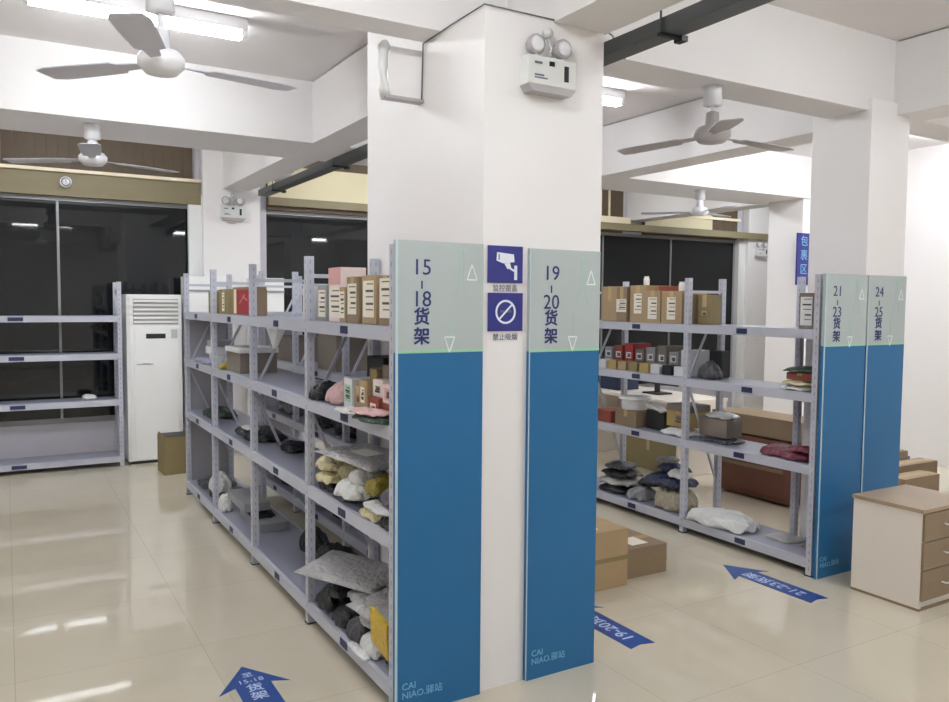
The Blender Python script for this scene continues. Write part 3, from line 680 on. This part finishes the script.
# --- right rack, top shelf (1.55)
E4 = 1.551
G = 'labelled cartons on the top shelf of the right rack'
carton('wide plain kraft carton beside the 19-20 sign edge', 4.52, 5.23, E4, .28, .2, .29, kraft_m, group=G, tape=True)
carton('kraft carton with squarish white label, second from the sign', 4.50, 5.055, E4, .28, .12, .285, kraft_d, face=('x', .12, .08, .185), group=G)
carton('kraft carton with tall cream label, third from the sign', 4.52, 4.88, E4, .28, .19, .295, kraft_m, face=('x', .09, .07, .23), group=G)
carton('kraft carton with long two-part label, fourth from the sign', 4.49, 4.69, E4, .26, .17, .25, kraft_m, face=('x', .1, .03, .2), group=G)
o = carton('orange-topped kraft box on the labelled cartons', 4.58, 4.68, E4+.253, .18, .16, .035, redb_m, group=G, tape=False)
carton('kraft carton with long white label, fifth from the sign', 4.49, 4.485, E4, .26, .215, .245, kraft_m, face=('x', .09, .03, .2), group=G)
carton('kraft carton against the middle post, right of fifth', 4.52, 4.335, E4, .26, .07, .22, kraft_d, group=G)
carton('greenish brown carton just right of the middle post', 4.45, 4.19, E4, .1, .13, .215, kraft_o, face=('x', .05, .07, .1, tape_m), group=G)
o = carton('dark-edged carton with large white panel by the 21-23 sign', 4.5, 3.29, E4, .3, .11, .225, kraft_g, face=('x', .085, .02, .2, whitec_m), group=G, tape=False)
for (y, lab) in ((5.12, 'small white jar standing on the carton beside the orange-topped box'), (4.6, 'small white pot standing on the fifth labelled carton')):
    o = MB().lathe([(.02, 0), (.024, .005), (.024, .05), (.018, .06)], n=14).build('jar', white_m, loc=(4.45, 4.86 if y > 5 else 4.47, E4+(.298 if y > 5 else .248))); tag(o, lab, 'jar', 'small white pots')
    MB().lathe([(.02, .06), (.02, .07)], n=14).build('lid', offw_m, o)
F3, F2, F1 = 1.156, .701, .111
# --- right rack, second shelf (1.16)
G = 'small boxes in rows on the second shelf of the right rack'
names = ['first', 'second', 'third', 'fourth', 'fifth', 'sixth', 'seventh', 'eighth']
ms = [greyc_m, redb_m, red_m, kraft_g, greyc_m, kraft_g, greyc_m, whitec_m]
for i in range(8):
    y = 5.29-i*.128
    carton('%s grey box from the left in the upper row of small boxes' % names[i] if i not in (1, 2) else '%s reddish box in the upper row of small boxes' % names[i], 4.53, y, F3+.075, .2, .1, .1+.02*(i % 3), ms[i], face=('x', .06, .02, .07, whitec_m), group=G, tape=False)
for i in range(8):
    y = 5.29-i*.128
    m_ = [whitec_m, yelc_m, kraft_m, kraft_o, yelc_m, whitec_m, dark_m, whitec_m][i]; nm = ['white', 'yellowish', 'kraft', 'olive', 'tan', 'pale', 'black', 'bright white'][i]
    carton('%s box, %s from the left in the lower row of small boxes' % (nm, names[i]), 4.46, y, F3, .2, .1, .072, m_, group=G, tape=False)
G = 'flat parcels on the second shelf by the 21-23 sign'
for i, (m_, lab, dz, h) in enumerate([(p_white, 'white flat mailer lowest in the stack by the 21-23 sign', 0, .03), (p_cream, 'cream flat parcel second in the stack by the 21-23 sign', .032, .03), (kraft_d, '', 0, 0), (p_green, 'green-grey flat parcel on top of the stack by the 21-23 sign', .115, .03)]):
    if i == 2: carton('red-brown flat carton within the stack by the 21-23 sign', 4.5, 3.34, F3+.064, .26, .2, .045, redb_m, group=G)
    else: bag(lab, 4.48, 3.36, F3+dz, .32, .26, h, m_, rz=.1*i, group=G)
carton('black case on the second shelf beyond the middle post', 4.58, 4.19, F3, .08, .1, .2, dark_m, group=G, tape=False)
bag('dark grey bag beside the middle post on the second shelf', 4.42, 4.14, F3, .12, .18, .12, p_dgrey, group=G)
# --- right rack, third shelf (.71)
G = 'boxes and tubs on the third shelf of the right rack'
carton('red and brown printed box at the pillar edge', 4.48, 5.25, F2, .26, .2, .1, redb_m, group=G, tape=False)
carton('kraft carton beneath the round white tub', 4.48, 4.98, F2, .24, .26, .13, kraft_d, group=G)
o = MB().lathe([(.1, 0), (.105, .01), (.105, .075), (.1, .085)], n=24).build('round_tub', whitec_m, loc=(4.46, 4.98, F2+.132)); tag(o, 'round white tub with wide lid on the kraft carton', 'tub', G)
MB().lathe([(.13, .085), (.135, .09), (.13, .105), (.05, .11)], n=24).build('lid', white_m, o)
carton('dark carton right of the round tub', 4.55, 4.72, F2, .22, .2, .15, dark_m, group=G, tape=False)
bag('white flat packet leaning on the dark carton', 4.46, 4.72, F2+.168, .1, .2, .025, p_white, tilt=(.3, 0), group=G)
bag('white flat mailer under the yellow carton', 4.46, 4.45, F2, .24, .3, .05, p_white, group=G)
carton('yellow-brown carton beside the middle post', 4.52, 4.44, F2+.06, .22, .24, .12, yelc_m, group=G, face=('x', .08, .02, .1, kraft_m))
carton('grey-brown box lying on the yellow-brown carton', 4.52, 4.44, F2+.182, .22, .24, .05, kraft_g, group=G, tape=False)
carton('large dark grey box right of the middle post', 4.5, 4.1, F2+.04, .16, .26, .13, kraft_g, group=G, tape=False)
bag('flat dark mailer under the large dark grey box', 4.5, 4.08, F2, .24, .3, .035, p_dgrey, group=G)
bag('white flat parcel on the large dark grey box', 4.52, 4.1, F2+.172, .18, .24, .035, p_white, group=G)
G = 'maroon parcels on the third shelf by the 21-23 sign'
bag('maroon flat mailer lying under the 21-23 sign end', 4.46, 3.44, F2+.0, .26, .42, .06, p_maroon, group=G, puff=5)
bag('pink-edged maroon mailer at the front edge of the shelf', 4.42, 3.3, F2+.066, .2, .2, .035, p_maroon, rz=.3, group=G, sticker=True)
# --- right rack, bottom shelf (.11)
G = 'mailing bags on the bottom shelf of the right rack'
for i, (x, y, lx, ly, z, h, m_, rz, lab) in enumerate([
    (4.5, 5.17, .3, .35, 0, .07, p_black, .1, 'black flat mailer lowest at the left of the bottom shelf'),
    (4.48, 5.16, .28, .34, .072, .06, p_silver, .3, 'silver flat mailer second in the left pile'),
    (4.5, 5.17, .28, .34, .137, .055, p_black, -.1, 'black mailer third in the left pile of the bottom shelf'),
    (4.5, 5.18, .24, .24, .197, .05, p_dgrey, .2, 'dark grey mailer topping the left pile'),
    (4.46, 4.87, .24, .2, 0, .1, p_grey, .2, 'grey crumpled bag between the two bottom-shelf piles'),
    (4.56, 4.86, .22, .2, .105, .07, p_black, .4, 'black bag over the grey crumpled bag'),
    (4.49, 4.58, .28, .42, .175, .08, p_navy, .15, 'large navy mailer spread over the beige sack'),
    (4.56, 4.62, .18, .3, .265, .06, p_navy, -.05, 'second navy mailer on the large navy one'),
    (4.42, 4.42, .12, .17, .265, .06, p_white, 0, 'white printed bag at the front of the navy mailers'),
    (4.55, 4.68, .16, .16, .33, .04, p_grey, .2, 'small grey packet on top of the navy mailers')]):
    bag(lab, x, y, F1+z, lx, ly, h, m_, rz, (0, 0), i, group=G)
bag('beige sack under the navy mailers beside the middle post', 4.47, 4.5, F1, .26, .3, .155, poly('poly_beige', (176, 168, 146)), group=G, puff=5)
bag('white puffy bag alone on the bottom shelf right of the middle post', 4.43, 4.0, F1, .28, .54, .1, p_white, rz=.08, name='pillow_bag', group=G, puff=3)
bag('flat silver slip lying behind the white puffy bag', 4.55, 3.55, F1, .2, .24, .015, p_silver, group=G)
bag('brown flat parcel at the foot of the 21-23 sign', 4.56, 3.3, F1, .2, .16, .05, poly('poly_taupe', (136, 122, 118)), group=G)
# empty rack's one object
bag('small crumpled white wrapper alone on the empty rack', .72, 8.95, .687, .14, .12, .05, p_white, name='crumpled_wrapper', cat='wrapper')
# --- cartons on the floor
def floor_carton(label, x, y, dx, dy, dz, m_, rz=0, open_=False, lab=True):
    o = carton(label, x, y, 0.001, dx, dy, dz, m_, rz, group='cartons standing on the floor', tape=False)
    hx, hy = dx/2, dy/2
    MB().box(-hx-.001, hx+.001, -.025, .025, dz, dz+.001).build('packing_tape', tape_m, o)
    MB().box(-hx, hx, -hy-.001, -hy, dz*.5-.014, dz*.5+.014).build('belly_tape', kraft_o, o)
    if lab:
        MB().box(-hx*.45, hx*.35, -hy*.7, hy*.1, dz+.0012, dz+.002).build('shipping_label', label_m, o)
    return o
floor_carton('larger kraft carton on the floor beside the front pillar', 2.93, 3.82, .56, .4, .35, kraft_m)
floor_carton('smaller worn brown carton right of the larger floor carton', 3.43, 3.87, .33, .36, .185, kraft_d)
o = carton('open olive brown carton before the air conditioner', 1.42, 8.28, .001, .26, .3, .37, kraft_o, rz=.05, group='cartons standing on the floor', tape=False)
B(-.115, .115, -.135, .135, .366, .373).build('opening_shade', dark_m, o)  # dark sheet painted in for the shade inside the carton
for s in (-1, 1): MB().bar((s*.12, -.15, .37), (s*.12, .15, .375), .004, .03).build('flap', kraft_o, o)
G = 'cartons piled at the far right'
carton('brown carton nearest in the pile beyond the drawer pedestal', 6.1, 3.6, .001, .46, .16, .38, kraft_d, group=G)
carton('long flat brown carton behind the nearest one at far right', 6.72, 4.0, .001, .58, .16, .35, kraft_d, group=G)
carton('small flat carton at the back of the far right pile', 7.2, 4.45, .001, .3, .16, .28, kraft_g, group=G)
carton('dark flat carton on top at the back of the far right pile', 7.2, 4.45, .283, .26, .14, .05, kraft_d, group=G)
carton('tall brown carton cut by the right edge of the picture', 6.72, 3.42, .001, .5, .07, .74, kraft_d, group=G)
# behind the right rack
t = thing('holdall_bag', 'big brown soft holdall on the floor behind the right rack', 'bag', (5.8, 4.75, 0))
B(-.2, .2, -.42, .42, .004, .56).build('bag_body', leather_m, t, bevel=.07)
for s in (-.205,): MB().tube([(s, -.14, .33), (s-.012, -.13, .45), (s-.012, 0, .5), (s-.012, .13, .45), (s, .14, .33)], .012, 8).build('handle', dark_m, t)
B(-.215, -.2, -.42+.08, .42-.08, .28, .31).build('strap', kraft_d, t)
carton('long brown wooden-look carton resting on the holdall', 5.8, 4.75, .562, .36, .95, .17, kraft_d, tape=False, group='goods on the floor behind the right rack')
G = 'goods on the floor behind the right rack'
carton('olive grey carton under the white desk behind the right rack', 5.85, 6.1, .001, .4, .8, .34, kraft_o, group=G)
t = thing('desk', 'white desk glimpsed between the shelves behind the right rack', 'desk', (5.95, 6.4, 0))
B(-.35, .35, -.75, .75, .72, .75).build('desk_top', pedw_m, t)
for y in (-.75, .73): B(-.33, .33, y, y+.02, .002, .72).build('side_panel', pedw_m, t)
B(.3, .32, -.73, .73, .2, .72).build('back_panel', pedw_m, t)
t = thing('monitor', 'dark screen standing on the white desk behind the right rack', 'monitor', (5.95, 6.3, .75))
B(-.02, .02, -.3, .3, .1, .44).build('screen', dark_m, t, bevel=.004); B(-.1, .1, -.12, .12, 0, .015).build('base', dark_m, t); B(-.012, .012, -.03, .03, .015, .12).build('stand', dark_m, t)
carton('navy box beside the dark screen on the white desk', 5.9, 6.85, .751, .3, .3, .36, mat('navy_card', (40, 50, 78), .6), group=G, tape=False)
bag('white wrapped bundle lying on the cable tray by the left windows', 2.523, 8.2, 2.932, .1, .5, .1, p_white, name='wrapped_bundle', cat='bundle')
